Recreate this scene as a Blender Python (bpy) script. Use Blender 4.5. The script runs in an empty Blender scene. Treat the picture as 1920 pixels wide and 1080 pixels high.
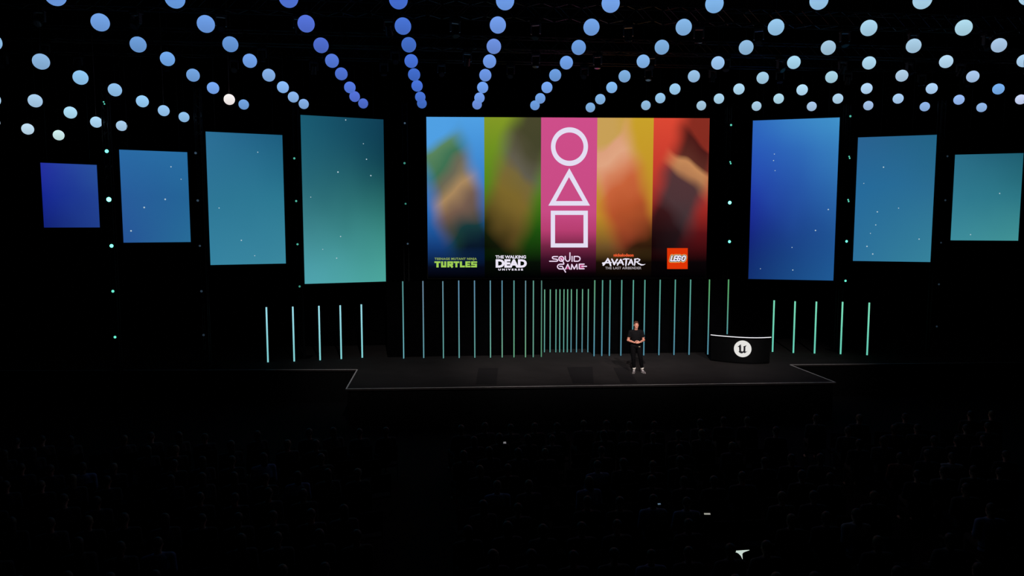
import bpy, bmesh, math, random
from mathutils import Vector, Matrix, noise
random.seed(7)
scn = bpy.context.scene
COL = scn.collection

# ------------------------------------------------------------------ camera
F = 1350.0                       # focal length in pixels of a 1920 px wide frame
PIT = math.radians(5.0796); YAW = math.radians(5.3952)
CZ = 6.32                        # camera height above the hall floor
cp, sp, cy, sy = math.cos(PIT), math.sin(PIT), math.cos(YAW), math.sin(YAW)
FW = Vector((sy*cp, cy*cp, -sp)); RT = Vector((cy, -sy, 0)); UP = RT.cross(FW)
cam = bpy.data.cameras.new('camera'); camo = bpy.data.objects.new('camera', cam); COL.objects.link(camo)
m3 = Matrix((RT, UP, -FW)).transposed()
camo.matrix_world = Matrix.Translation((0, 0, CZ)) @ m3.to_4x4()
cam.sensor_width = 36.0; cam.lens = F/1920*36.0; cam.clip_end = 200
scn.camera = camo

# ------------------------------------------------------------------ world and exposure
w = bpy.data.worlds.new('dark_hall'); scn.world = w; w.use_nodes = True
w.node_tree.nodes['Background'].inputs[0].default_value = (0.0, 0.0, 0.0, 1)
w.node_tree.nodes['Background'].inputs[1].default_value = 0.0
scn.view_settings.view_transform = 'Standard'
scn.view_settings.look = 'None'
scn.view_settings.exposure = 0.0
scn.view_settings.gamma = 1.0
scn.view_settings.use_curve_mapping = False

# ------------------------------------------------------------------ stage wash (lamps sit in the wash fixtures built below)
WASH = [  # fixture position, aim point, watts, cone degrees, colour
    ((-.4, 11.0, 11.3), (-.4, 25.0, 1.2), 4000, 38, (1.0, .93, .88)),
    ((3.0, 11.0, 11.3), (4.6, 25.0, 1.2), 8300, 34, (1.0, .94, .91)),
    ((6.6, 11.0, 11.3), (8.2, 25.0, 1.2), 5400, 34, (1.0, .93, .90)),
    ((10.2, 11.0, 11.3), (11.4, 25.0, 1.2), 3700, 31, (1.0, .93, .88)),
    ((8.4, 11.0, 11.3), (6.7, 24.0, 2.4), 3500, 6.5, (1.0, .80, .70)),
]
for i, (p, a, e, c, colr) in enumerate(WASH):
    l = bpy.data.lights.new('stage_wash', 'SPOT'); l.energy = e; l.spot_size = math.radians(c)
    l.spot_blend = .9; l.shadow_soft_size = .035; l.color = colr
    lo = bpy.data.objects.new('stage_wash_light', l); COL.objects.link(lo)
    d = (Vector(a) - Vector(p)).normalized()
    lo.location = Vector(p) + d*.34
    lo.rotation_euler = d.to_track_quat('-Z', 'Y').to_euler()

# ------------------------------------------------------------------ helpers
def ray(u, v): return FW*F + RT*(u-960) + UP*(540-v)
def on_y(u, v, Y): d = ray(u, v); return Vector((0, 0, CZ)) + d*(Y/d.y)
def on_z(u, v, Z): d = ray(u, v); return Vector((0, 0, CZ)) + d*((Z-CZ)/d.z)
def z_at(u, v, x, y):
    d = ray(u, v); return CZ + d.z*(math.hypot(x, y)/math.hypot(d.x, d.y))

def lin(c): c = c/255.0; return c/12.92 if c <= .04045 else ((c+.055)/1.055)**2.4
def rgb(c): return (lin(c[0]), lin(c[1]), lin(c[2]), 1.0)

_m = {}
def surf(name, col, rough=.6, metal=0.0, noise_amt=.25, scale=8.0, spec=.5, linear=False):
    if name in _m: return _m[name]
    m = bpy.data.materials.new(name); m.use_nodes = True; nt = m.node_tree; b = nt.nodes['Principled BSDF']
    base = col if linear else rgb(col)[:3]
    n = nt.nodes.new('ShaderNodeTexNoise'); n.inputs['Scale'].default_value = scale; n.inputs['Detail'].default_value = 4
    tc = nt.nodes.new('ShaderNodeTexCoord'); nt.links.new(tc.outputs['Object'], n.inputs['Vector'])
    r = nt.nodes.new('ShaderNodeValToRGB')
    r.color_ramp.elements[0].position = .3; r.color_ramp.elements[1].position = .7
    r.color_ramp.elements[0].color = tuple(c*(1-noise_amt) for c in base) + (1,)
    r.color_ramp.elements[1].color = tuple(min(1, c*(1+noise_amt)) for c in base) + (1,)
    nt.links.new(n.outputs['Fac'], r.inputs['Fac']); nt.links.new(r.outputs['Color'], b.inputs['Base Color'])
    b.inputs['Roughness'].default_value = rough; b.inputs['Metallic'].default_value = metal
    b.inputs['Specular IOR Level'].default_value = spec
    _m[name] = m; return m

def em(col, strength=1.0):
    k = 'glow_%d_%d_%d_%.2f' % (col[0], col[1], col[2], strength)
    if k in _m: return _m[k]
    m = bpy.data.materials.new(k); m.use_nodes = True; nt = m.node_tree; b = nt.nodes['Principled BSDF']
    b.inputs['Base Color'].default_value = (0, 0, 0, 1); b.inputs['Specular IOR Level'].default_value = 0
    b.inputs['Roughness'].default_value = 1
    b.inputs['Emission Color'].default_value = rgb(col); b.inputs['Emission Strength'].default_value = strength
    _m[k] = m; return m

def em_grad(name, rows_):
    """screen picture: colours blended between the four corners over the UV square"""
    m = bpy.data.materials.new(name); m.use_nodes = True; nt = m.node_tree; b = nt.nodes['Principled BSDF']; L = nt.links
    b.inputs['Base Color'].default_value = (0, 0, 0, 1); b.inputs['Specular IOR Level'].default_value = 0
    uv = nt.nodes.new('ShaderNodeUVMap'); s = nt.nodes.new('ShaderNodeSeparateXYZ'); L.new(uv.outputs[0], s.inputs[0])
    n = nt.nodes.new('ShaderNodeTexNoise'); n.inputs['Scale'].default_value = 2.2; n.inputs['Detail'].default_value = 1; L.new(uv.outputs[0], n.inputs['Vector'])
    def wob(o, k):
        a = nt.nodes.new('ShaderNodeMath'); a.operation = 'MULTIPLY_ADD'; a.inputs[1].default_value = k; L.new(n.outputs['Fac'], a.inputs[0]); 
        c = nt.nodes.new('ShaderNodeMath'); c.operation = 'ADD'; L.new(o, c.inputs[0]); a.inputs[2].default_value = -k*.5; L.new(a.outputs[0], c.inputs[1]); c.use_clamp = True
        return c.outputs[0]
    U = wob(s.outputs[0], .12); V = wob(s.outputs[1], .12)
    def mix(fac, a, bb):
        x = nt.nodes.new('ShaderNodeMix'); x.data_type = 'RGBA'; L.new(fac, x.inputs[0])
        for i, q in ((6, a), (7, bb)):
            if isinstance(q, tuple): x.inputs[i].default_value = rgb(q)
            else: L.new(q, x.inputs[i])
        return x.outputs[2]
    def ramp(k):
        r = nt.nodes.new('ShaderNodeValToRGB'); q = sorted(rows_); r.color_ramp.interpolation = 'B_SPLINE' if len(q) > 3 else 'LINEAR'
        r.color_ramp.elements[0].position = q[0][0]; r.color_ramp.elements[0].color = rgb(q[0][k])
        r.color_ramp.elements[1].position = q[-1][0]; r.color_ramp.elements[1].color = rgb(q[-1][k])
        for t in q[1:-1]: r.color_ramp.elements.new(t[0]).color = rgb(t[k])
        L.new(V, r.inputs[0]); return r.outputs[0]
    lo = ramp(1); hi = ramp(2)
    L.new(mix(U, lo, hi), b.inputs['Emission Color']); b.inputs['Emission Strength'].default_value = 1.0
    return m

def em_bar(top, bot):
    k = 'bar_%s_%s' % (top, bot)
    if k in _m: return _m[k]
    m = bpy.data.materials.new('bar_glow'); m.use_nodes = True; nt = m.node_tree; b = nt.nodes['Principled BSDF']; L = nt.links
    b.inputs['Base Color'].default_value = (0, 0, 0, 1); b.inputs['Specular IOR Level'].default_value = 0
    tc = nt.nodes.new('ShaderNodeTexCoord'); s = nt.nodes.new('ShaderNodeSeparateXYZ'); L.new(tc.outputs['Generated'], s.inputs[0])
    r = nt.nodes.new('ShaderNodeValToRGB'); r.color_ramp.elements[0].position = .15; r.color_ramp.elements[1].position = .85
    r.color_ramp.elements[0].color = rgb(bot); r.color_ramp.elements[1].color = rgb(top)
    L.new(s.outputs[2], r.inputs[0]); L.new(r.outputs[0], b.inputs['Emission Color']); b.inputs['Emission Strength'].default_value = 1.0
    _m[k] = m; return m

def tag(o, label=None, cat=None, group=None, kind=None):
    if label:
        n = len(label.split()); assert 4 <= n <= 16, (n, label)
        o['label'] = label
    if cat: o['category'] = cat
    if group: o['group'] = group
    if kind: o['kind'] = kind
    return o

def empty(name, loc, rz=0.0, label=None, cat=None, group=None):
    o = bpy.data.objects.new(name, None); COL.objects.link(o); o.location = loc; o.rotation_euler = (0, 0, rz)
    o.empty_display_size = .1
    return tag(o, label, cat, group)

def link(name, me, mats, parent=None, loc=None, smooth=False):
    o = bpy.data.objects.new(name, me); COL.objects.link(o)
    for m in (mats if isinstance(mats, (list, tuple)) else [mats]): me.materials.append(m)
    if parent: o.parent = parent
    if loc is not None: o.location = loc
    if smooth:
        for p in me.polygons: p.use_smooth = True
    return o

def obj(name, bm, mats, parent=None, loc=None, smooth=False):
    bmesh.ops.recalc_face_normals(bm, faces=bm.faces)
    me = bpy.data.meshes.new(name); bm.to_mesh(me); bm.free()
    return link(name, me, mats, parent, loc, smooth)

def box(bm, x0, x1, y0, y1, z0, z1, mi=0, bev=0.0):
    vs = [bm.verts.new(p) for p in ((x0,y0,z0),(x1,y0,z0),(x1,y1,z0),(x0,y1,z0),(x0,y0,z1),(x1,y0,z1),(x1,y1,z1),(x0,y1,z1))]
    fs = []
    for f in ((0,3,2,1),(4,5,6,7),(0,1,5,4),(1,2,6,5),(2,3,7,6),(3,0,4,7)):
        fc = bm.faces.new([vs[i] for i in f]); fc.material_index = mi; fs.append(fc)
    if bev:
        ed = list({e for f in fs for e in f.edges})
        bmesh.ops.bevel(bm, geom=ed, offset=bev, segments=2, affect='EDGES', profile=.6)
    return bm

def prism(bm, pts, z0, z1, mi=0):
    lo = [bm.verts.new((x, y, z0)) for x, y in pts]; hi = [bm.verts.new((x, y, z1)) for x, y in pts]
    n = len(pts)
    fs = [bm.faces.new(list(reversed(lo))), bm.faces.new(hi)]
    for i in range(n): fs.append(bm.faces.new((lo[i], lo[(i+1) % n], hi[(i+1) % n], hi[i])))
    for f in fs: f.material_index = mi
    return bm

def rings(bm, rs, cap=True, mi=0):
    """loft through rings; each ring a list of points of equal count"""
    vr = [[bm.verts.new(p) for p in r] for r in rs]; n = len(rs[0])
    for a, b in zip(vr[:-1], vr[1:]):
        for i in range(n):
            f = bm.faces.new((a[i], a[(i+1) % n], b[(i+1) % n], b[i])); f.material_index = mi
    if cap:
        f = bm.faces.new(list(reversed(vr[0]))); f.material_index = mi
        f = bm.faces.new(vr[-1]); f.material_index = mi
    return bm

def frame_of(d, side=None):
    d = d.normalized()
    u = (side if side is not None else Vector((0, 0, 1) if abs(d.z) < .9 else (1, 0, 0)))
    u = (u - d*u.dot(d)).normalized(); return u, d.cross(u)

def tube(bm, pts, rad, seg=10, side=None, flat=1.0, mi=0):
    """tapering tube through points; flat scales the second cross axis"""
    pts = [Vector(p) for p in pts]
    if not isinstance(rad, (list, tuple)): rad = [rad]*len(pts)
    rs = []
    s = side
    for i, p in enumerate(pts):
        d = pts[min(i+1, len(pts)-1)] - pts[max(i-1, 0)]
        u, v = frame_of(d, s); 
        if side is None: s = u
        rs.append([p + u*math.cos(2*math.pi*k/seg)*rad[i] + v*math.sin(2*math.pi*k/seg)*rad[i]*flat for k in range(seg)])
    return rings(bm, rs, True, mi)

def capsule(bm, pts, rad, seg=12, side=None, flat=1.0):
    """tube with rounded ends"""
    pts = [Vector(p) for p in pts]
    if not isinstance(rad, (list, tuple)): rad = [rad]*len(pts)
    d0 = (pts[0]-pts[1]).normalized(); d1 = (pts[-1]-pts[-2]).normalized()
    P, R = [], []
    for a in (80, 60, 35, 12):
        P.append(pts[0] + d0*rad[0]*math.sin(math.radians(a))); R.append(rad[0]*math.cos(math.radians(a)))
    P += pts; R += list(rad)
    for a in (12, 35, 60, 80):
        P.append(pts[-1] + d1*rad[-1]*math.sin(math.radians(a))); R.append(rad[-1]*math.cos(math.radians(a)))
    return tube(bm, P, R, seg, side, flat)

def ball(bm, c, r, seg=16, rng=10):
    if not isinstance(r, (list, tuple)): r = (r, r, r)
    M = Matrix.Translation(c) @ Matrix.Diagonal((r[0], r[1], r[2], 1))
    bmesh.ops.create_uvsphere(bm, u_segments=seg, v_segments=rng, radius=1.0, matrix=M)

def cyl(bm, c, r, h, seg=20, axis='z'):
    M = Matrix.Translation(c)
    if axis == 'y': M = M @ Matrix.Rotation(math.pi/2, 4, 'X')
    if axis == 'x': M = M @ Matrix.Rotation(math.pi/2, 4, 'Y')
    bmesh.ops.create_cone(bm, cap_ends=True, segments=seg, radius1=r, radius2=r, depth=h, matrix=M)

def baked(bm, voxel, smooth_it=2, sub=0):
    """overlapping closed pieces -> one continuous skin mesh"""
    me = bpy.data.meshes.new('tmp'); bm.to_mesh(me); bm.free()
    o = bpy.data.objects.new('tmp', me); COL.objects.link(o)
    r = o.modifiers.new('r', 'REMESH'); r.mode = 'VOXEL'; r.voxel_size = voxel; r.use_smooth_shade = True
    if smooth_it:
        s = o.modifiers.new('s', 'SMOOTH'); s.factor = .5; s.iterations = smooth_it
    dg = bpy.context.evaluated_depsgraph_get(); ev = o.evaluated_get(dg)
    out = bpy.data.meshes.new_from_object(ev)
    bpy.data.objects.remove(o); bpy.data.meshes.remove(me)
    for p in out.polygons: p.use_smooth = True
    return out

# ------------------------------------------------------------------ materials
BLACK_DRAPE = surf('black_drape', (4, 4, 5), .95, scale=3, spec=.02)
BLACK_PAINT = surf('black_paint', (7, 7, 8), .7, scale=20, spec=.08)
CARPET = surf('dark_carpet', (11, 11, 13), .95, scale=30, spec=.1)
DECK = surf('stage_deck', (44, 41, 41), .9, scale=1.3, noise_amt=.12, spec=.04)
DECK_SHADED = surf('stage_deck_shaded', (33, 31, 32), .9, scale=1.3, noise_amt=.12, spec=.04)
EDGE = surf('edge_strip', (205, 196, 196), .5, scale=6, noise_amt=.1)
METAL = surf('black_metal', (28, 28, 30), .4, .6, scale=12)
RIG = surf('rig_steel', (96, 90, 90), .45, .5, scale=12)
CABLE = surf('cable_black', (14, 14, 14), .7)
CABLE_LIT_TONE = surf('cable_lit_tone', (150, 120, 110), .6)  # light caught on some globe cables, put into a paler colour

# ------------------------------------------------------------------ the hall
FLX0, FLX1, FLY0, FLY1, CEZ = -24.0, 32.0, -6.0, 31.0, 14.6
def wall(name, *a):
    bm = bmesh.new(); box(bm, *a); return tag(obj(name, bm, BLACK_DRAPE), kind='structure')
bm = bmesh.new(); box(bm, FLX0-.3, FLX1+.3, FLY0-.3, FLY1+.3, -.25, 0); tag(obj('floor', bm, CARPET), kind='structure')
bm = bmesh.new(); box(bm, FLX0-.3, FLX1+.3, FLY0-.3, FLY1+.3, CEZ, CEZ+.3); tag(obj('ceiling', bm, BLACK_PAINT), kind='structure')
wall('wall_left', FLX0-.3, FLX0, FLY0, FLY1, 0, CEZ)
wall('wall_right', FLX1, FLX1+.3, FLY0, FLY1, 0, CEZ)
wall('wall_front', FLX0, FLX1, FLY0-.3, FLY0, 0, CEZ)
wall('wall_back', FLX0, FLX1, FLY1, FLY1+.3, 0, CEZ)

# ------------------------------------------------------------------ stage
SZ = 1.2
fl, fr = on_z(648, 729.5, SZ), on_z(1567.5, 717, SZ)
cl, cr = on_z(669, 693, SZ), on_z(1482, 684, SZ)
wl, wr = on_z(505, 693.5, SZ), on_z(1690, 682, SZ)
dl = (wl-cl).normalized(); wl2 = cl + dl*13.0
dr = (wr-cr).normalized(); wr2 = cr + dr*12.0
YB = 30.6
stage = empty('stage', ((fl.x+fr.x)/2, (fl.y+fr.y)/2, 0), 0, 'wide black raised stage with a projecting middle apron and pale edge line', 'stage')
S0 = Vector(stage.location)
def loc2(p): return (p.x-S0.x, p.y-S0.y)
outl = [loc2(p) for p in (wl2, cl, fl, fr, cr, wr2)] + [(wr2.x-S0.x, YB-S0.y), (wl2.x-S0.x, YB-S0.y)]
bm = bmesh.new(); prism(bm, outl, SZ-.06, SZ); obj('deck', bm, DECK, stage)
# fascia: set back a little under the deck
cx, cyy = sum(p[0] for p in outl)/8, sum(p[1] for p in outl)/8
bm = bmesh.new()
ins = [(outl[0][0]+.05, outl[0][1]+.06), (outl[1][0]+.06, outl[1][1]+.06), (outl[2][0]+.06, outl[2][1]+.06), (outl[3][0]-.06, outl[3][1]+.06), (outl[4][0]-.06, outl[4][1]+.06), (outl[5][0]-.05, outl[5][1]+.06), (outl[6][0]-.05, outl[6][1]-.05), (outl[7][0]+.05, outl[7][1]-.05)]
prism(bm, ins, 0, SZ-.06); obj('fascia', bm, BLACK_PAINT, stage)
def strip(a, b, wd=.035, inset=.0):
    a = Vector((a[0], a[1])); b = Vector((b[0], b[1])); d = (b-a).normalized(); n = Vector((-d.y, d.x))
    bm = bmesh.new()
    pts = [a - n*.004, b - n*.004, b + n*wd, a + n*wd]
    prism(bm, [tuple(p) for p in pts], SZ, SZ+.006); return bm
for i in range(5):
    o = obj('edge_strip', strip(outl[i], outl[i+1], .032 if i == 2 else .036), EDGE, stage)
# thin patches on the deck with its shadows put into a darker colour
def shade_patch(px):
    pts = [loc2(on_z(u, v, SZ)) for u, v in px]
    bm = bmesh.new(); prism(bm, pts, SZ, SZ+.003); obj('painted_floor_shade', bm, DECK_SHADED, stage)
shade_patch([(1074, 719), (1113, 718.5), (1111, 688), (1063, 688.5)])
shade_patch([(1164, 718), (1196, 718), (1176, 689), (1150, 689.5)])
shade_patch([(892, 721), (931, 721), (934, 690), (897, 690.5)])

# black back wall of the stage with a doorway under the main screen
RX0, RX1 = 3.78, 5.80
bm = bmesh.new()
box(bm, -2.2, RX0, 27.75, 27.9, SZ+.008, 4.12); box(bm, RX1, 11.4, 27.65, 27.8, SZ+.008, 4.12)
box(bm, RX0, RX1, 27.7, 27.85, 3.78, 4.12)
tag(obj('wall_stage', bm, BLACK_DRAPE), kind='structure')
bm = bmesh.new()
box(bm, RX0-.1, RX1+.1, 28.9, 29.0, SZ+.008, 4.15); box(bm, RX0-.1, RX0, 27.9, 28.9, SZ+.008, 4.15); box(bm, RX1, RX1+.1, 27.9, 28.9, SZ+.008, 4.15)
tag(obj('wall_doorway', bm, BLACK_DRAPE), kind='structure')

# ------------------------------------------------------------------ LED screens
DARKCASE = surf('screen_case', (10, 10, 11), .6, spec=.2)
def screen_root(name, xl, yl, xr, yr, z0, z1, label, cat):
    a = math.atan2(yr-yl, xr-xl); W = math.hypot(xr-xl, yr-yl); H = z1-z0
    r = empty(name, (xl, yl, z0), a, label, cat)
    bm = bmesh.new(); box(bm, -.03, W+.03, .02, .16, -.03, H+.03)
    for k in range(1, int(W/.6)): box(bm, k*.6-.01, k*.6+.01, .16, .19, 0, H)
    obj('case', bm, DARKCASE, r)
    for f in ((.3, .7) if 15 < xl < 16 else ((.22, .7) if xl > 18 else (.12, .88))):
        bm = bmesh.new(); tube(bm, [(W*f, .1, H), (W*f, .1, CEZ-z0)], .006, 6); obj('hanging_cable', bm, CABLE, r)
    return r, W, H

def side_screen(xl, yl, xr, yr, z0, z1, cols, stars, pxbox, label):
    r, W, H = screen_root('led_screen', xl, yl, xr, yr, z0, z1, label, 'screen')
    r['group'] = 'tall led screens on both sides of the stage'
    bm = bmesh.new(); uvl = bm.loops.layers.uv.new('UVMap')
    box(bm, 0, W, 0, .02, 0, H)
    for f in bm.faces:
        for l in f.loops: l[uvl].uv = (l.vert.co.x/W, l.vert.co.z/H)
    (tlx, tly), (trx, try_), (brx, bry), (blx, bly) = pxbox
    for (sx, sy_, s) in stars:
        v = (sy_ - (tly+try_)/2)/((bly+bry)/2-(tly+try_)/2); lx = tlx+(blx-tlx)*v; rx = trx+(brx-trx)*v
        u = (sx-lx)/(rx-lx); cyl(bm, (u*W, -.002, (1-v)*H), .013+.012*s, .004, 10, 'y')
    me_mats = [em_grad('screen_picture', cols), em((200, 225, 235), .8)]
    n0 = 6
    for i, f in enumerate(bm.faces):
        f.material_index = 0 if i < n0 else 1
    obj('display', bm, me_mats, r)
    return r

side_screen(-12.236, 23.471, -10.930, 24.2, 6.212, 8.183, ((1,(36,48,160),(40,80,155)),(.5,(22,38,145),(34,66,146)),(0,(18,34,118),(32,62,138))), [],
    [(75.7,305),(182,309.3),(186.5,427),(82.5,426)], 'small deep blue led screen, outermost on the left of the stage')
side_screen(-10.285, 24.334, -8.421, 25.0, 5.721, 8.682, ((1,(42,106,165),(40,108,160)),(.5,(40,92,155),(36,100,150)),(0,(38,84,150),(40,108,152))),
    [(319.7,311.5,.5),(308.7,373,1),(269.4,388.7,1),(245.4,432.5,1),(339,334.5,.1)],
    [(223,280.5),(351,285.5),(357.5,454),(232,454.7)], 'medium mid-blue led screen between the deep blue one and the tall teal ones')
side_screen(-7.951, 25.454, -5.596, 26.2, 4.923, 9.417, ((1,(44,110,150),(28,92,125)),(.5,(46,118,150),(44,120,145)),(0,(54,130,160),(58,135,158))),
    [(410,389.5,.4),(451,450,.7),(482.3,284,.4),(476,479.5,.3)],
    [(385.7,246.5),(529.6,253.5),(535.7,494.5),(394.5,496.5)], 'tall teal-blue led screen second from the main screen on its left')
side_screen(-5.054, 26.722, -2.206, 27.6, 4.147, 10.197, ((1,(24,88,112),(16,62,85)),(.72,(34,98,118),(12,60,76)),(.4,(50,116,124),(44,118,112)),(0,(84,170,182),(80,172,162))),
    [(646.5,224.5,.7),(680,267,.3),(686,296,.8),(632,321.5,1.2),(694.3,326.5,1),(637,442,.7),(629.7,483,.7),(604,466,.2),(582,369,.3)],
    [(563.5,215.5),(718.7,224),(723.7,527.5),(571.5,532.5)], 'tallest teal led screen, beside the main screen, dark above and sea-green below')
side_screen(12.068, 27.6, 14.986, 26.478, 4.141, 10.344, ((1,(48,108,192),(68,152,206)),(.8,(40,85,186),(52,120,186)),(.5,(30,44,160),(40,98,165)),(.25,(18,34,116),(30,78,142)),(0,(18,50,112),(32,92,150))),
    [(1452.5,287,.4),(1451,299,.6),(1454,318,.3),(1553.5,391.7,.9),(1530,430.7,1),(1486.5,463,.4),(1488,506,.8),(1427,504.5,.3)],
    [(1411,226.5),(1574.5,220),(1562.5,525.5),(1404,523.5)], 'tall led screen to the right of the main screen, fading from bright to navy blue')
side_screen(15.587, 26.2, 17.981, 25.143, 4.913, 9.570, ((1,(42,98,145),(34,98,132)),(.6,(38,106,155),(42,108,145)),(0,(44,112,155),(54,130,155))),
    [(1657.5,312.3,.9),(1646,396.3,.9),(1686,389.5,.4),(1643,421,.6),(1633,437,.3),(1626.5,462,1),(1637.5,476.5,1),(1724,447.5,.7),(1620,342,.2)],
    [(1608.7,258),(1756.5,252.5),(1744.5,490.8),(1599.7,489.7)], 'steel blue led screen second from the main screen on its right')
side_screen(18.634, 25.0, 20.617, 24.182, 5.721, 8.840, ((1,(42,108,135),(30,92,110)),(.5,(48,122,145),(44,118,132)),(0,(60,138,155),(64,145,148))),
    [(1875,362.5,.6),(1820,440,.5)],
    [(1791.7,290.3),(1919.5,287),(1908.7,451),(1782,450.8)], 'smallest teal-green led screen at the far right of the stage')

# ------------------------------------------------------------------ main screen
MXL, MYL, MXR, MYR, MZ0, MZ1 = -.638, 28.695, 10.468, 28.0, 4.178, 10.471
main, MW, MH = screen_root('led_screen', MXL, MYL, MXR, MYR, MZ0, MZ1,
    'huge main led screen over the doorway showing five coloured columns with titles', 'screen')
bm = bmesh.new(); box(bm, 0, MW, 0, .02, 0, MH); obj('display_backing', bm, DARKCASE, main)
def L(x, y):     # a place on the screen picture
    d = ray(x, y); a = main.rotation_euler.z; nx, ny = -math.sin(a), math.cos(a)
    t = (nx*MXL + ny*(MYL-.025) )/(nx*d.x + ny*d.y); p = Vector((0, 0, CZ)) + d*t
    return ((p.x-MXL)*math.cos(a) + (p.y-MYL)*math.sin(a), p.z-MZ0)

def column_mat(name, bgs, mids, wid=.34, soft=.22):
    """bgs, mids: lists of (height 0..1, rgb); a soft wash of the second over the first"""
    m = bpy.data.materials.new(name); m.use_nodes = True; nt = m.node_tree; b = nt.nodes['Principled BSDF']; K = nt.links
    b.inputs['Base Color'].default_value = (0, 0, 0, 1); b.inputs['Specular IOR Level'].default_value = 0
    uv = nt.nodes.new('ShaderNodeUVMap'); s = nt.nodes.new('ShaderNodeSeparateXYZ'); K.new(uv.outputs[0], s.inputs[0])
    def ramp(lst, src):
        r = nt.nodes.new('ShaderNodeValToRGB'); cr_ = r.color_ramp
        lst = sorted(lst); cr_.elements[0].position = lst[0][0]; cr_.elements[0].color = rgb(lst[0][1])
        cr_.elements[1].position = lst[-1][0]; cr_.elements[1].color = rgb(lst[-1][1])
        for p, c in lst[1:-1]:
            e = cr_.elements.new(p); e.color = rgb(c)
        K.new(src, r.inputs[0]); return r.outputs[0]
    A = ramp(bgs, s.outputs[1])
    if mids:
        def mth(op, x_, y_=None, z_=None, cl=False):
            q = nt.nodes.new('ShaderNodeMath'); q.operation = op; q.use_clamp = cl
            for i, t_ in enumerate((x_, y_, z_)):
                if t_ is None: continue
                if isinstance(t_, (int, float)): q.inputs[i].default_value = t_
                else: K.new(t_, q.inputs[i])
            return q.outputs[0]
        n = nt.nodes.new('ShaderNodeTexNoise'); n.inputs['Scale'].default_value = 1.6; n.inputs['Detail'].default_value = 1
        mp = nt.nodes.new('ShaderNodeMapping'); mp.inputs['Scale'].default_value = (1, 2.6, 1); mp.inputs['Location'].default_value = (len(name)*1.7, 3.1, 0)
        K.new(uv.outputs[0], mp.inputs[0]); K.new(mp.outputs[0], n.inputs['Vector'])
        sg = 1 if len(name) % 2 else -1
        # a slanted swathe: distance from the line u = .5 + slope*(v-.5)
        dd_ = mth('ABSOLUTE', mth('ADD', mth('SUBTRACT', s.outputs[0], .5), mth('MULTIPLY_ADD', mth('SUBTRACT', s.outputs[1], .52), .95*sg, 0)))
        dd_ = mth('MULTIPLY_ADD', n.outputs['Fac'], .3, dd_)
        mr = nt.nodes.new('ShaderNodeMapRange'); mr.interpolation_type = 'SMOOTHSTEP'
        mr.inputs[1].default_value = .36; mr.inputs[2].default_value = .78; mr.inputs[3].default_value = .9; mr.inputs[4].default_value = 0
        K.new(dd_, mr.inputs[0])
        vs_ = mth('ADD', mth('MULTIPLY_ADD', mth('SUBTRACT', s.outputs[0], .5), .30*-sg, mth('MULTIPLY_ADD', n.outputs['Fac'], .25, -.125)), s.outputs[1], None, True)
        B = ramp(mids, vs_)
        x = nt.nodes.new('ShaderNodeMix'); x.data_type = 'RGBA'; K.new(mth('MULTIPLY', mr.outputs[0], mth('MULTIPLY', s.outputs[1], 5.0, None, True)), x.inputs[0]); K.new(A, x.inputs[6]); K.new(B, x.inputs[7]); A = x.outputs[2]
    K.new(A, b.inputs['Emission Color']); b.inputs['Emission Strength'].default_value = 1.0
    return m
BL = (0, 0, 1)
COLS = [
    (800.5, 908.3, column_mat('blue_wash', [(0, BL), (.07, (6,12,30)), (.2, (20,60,120)), (.45, (40,110,190)), (1, (80,160,228))],
        [(0, BL), (.1, (8,16,8)), (.25, (22,52,24)), (.4, (120,88,45)), (.55, (178,138,70)), (.68, (110,100,50)), (.78, (62,110,42)), (.9, (90,130,60)), (1, (80,160,228))]), 'blue picture column'),
    (908.3, 1014.2, column_mat('olive_wash', [(0, BL), (.1, (6,14,6)), (.3, (30,80,15)), (.6, (82,135,28)), (1, (130,152,38))],
        [(0, BL), (.12, (16,12,8)), (.25, (88,66,30)), (.5, (128,100,45)), (.66, (120,98,60)), (.75, (96,84,80)), (.9, (70,58,52)), (1, (60,50,44))]), 'green picture column'),
    (1014.2, 1118.7, column_mat('pink_wash', [(0, BL), (.03, (10,2,6)), (.12, (60,16,38)), (.2, (112,36,66)), (.3, (182,62,112)), (.42, (200,75,132)), (1, (206,78,138))], None), 'pink picture column'),
    (1118.7, 1223.5, column_mat('golden_wash', [(0, BL), (.1, (24,14,6)), (.2, (110,80,40)), (.4, (190,140,40)), (1, (200,160,42))],
        [(0, BL), (.1, (40,12,8)), (.22, (130,50,32)), (.4, (178,72,44)), (.58, (200,92,60)), (.7, (215,130,98)), (.82, (226,166,136)), (.95, (222,160,130)), (1, (200,160,90))]), 'golden picture column'),
    (1223.5, 1328.0, column_mat('scarlet_wash', [(0, BL), (.1, (10,4,6)), (.28, (90,18,22)), (.5, (180,48,40)), (1, (220,72,52))],
        [(0, BL), (.1, (10,10,12)), (.3, (20,20,24)), (.45, (50,52,56)), (.6, (52,52,56)), (.68, (180,130,86)), (.75, (196,142,92)), (.8, (60,40,34)), (.95, (20,18,20)), (1, (120,40,30))]), 'red picture column'),
]
columns = []
for x0, x1, mt, lb in COLS:
    a = 0 if x0 < 801 else L(x0, 370)[0]; b = MW if x1 > 1327 else L(x1, 370)[0]
    bm = bmesh.new(); uvl = bm.loops.layers.uv.new('UVMap'); box(bm, a, b, -.012, 0, 0, MH)
    for f in bm.faces:
        for l in f.loops: l[uvl].uv = ((l.vert.co.x-a)/(b-a), l.vert.co.z/MH)
    o = obj('picture_column', bm, mt, main); o['label'] = lb; columns.append(o)

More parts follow.
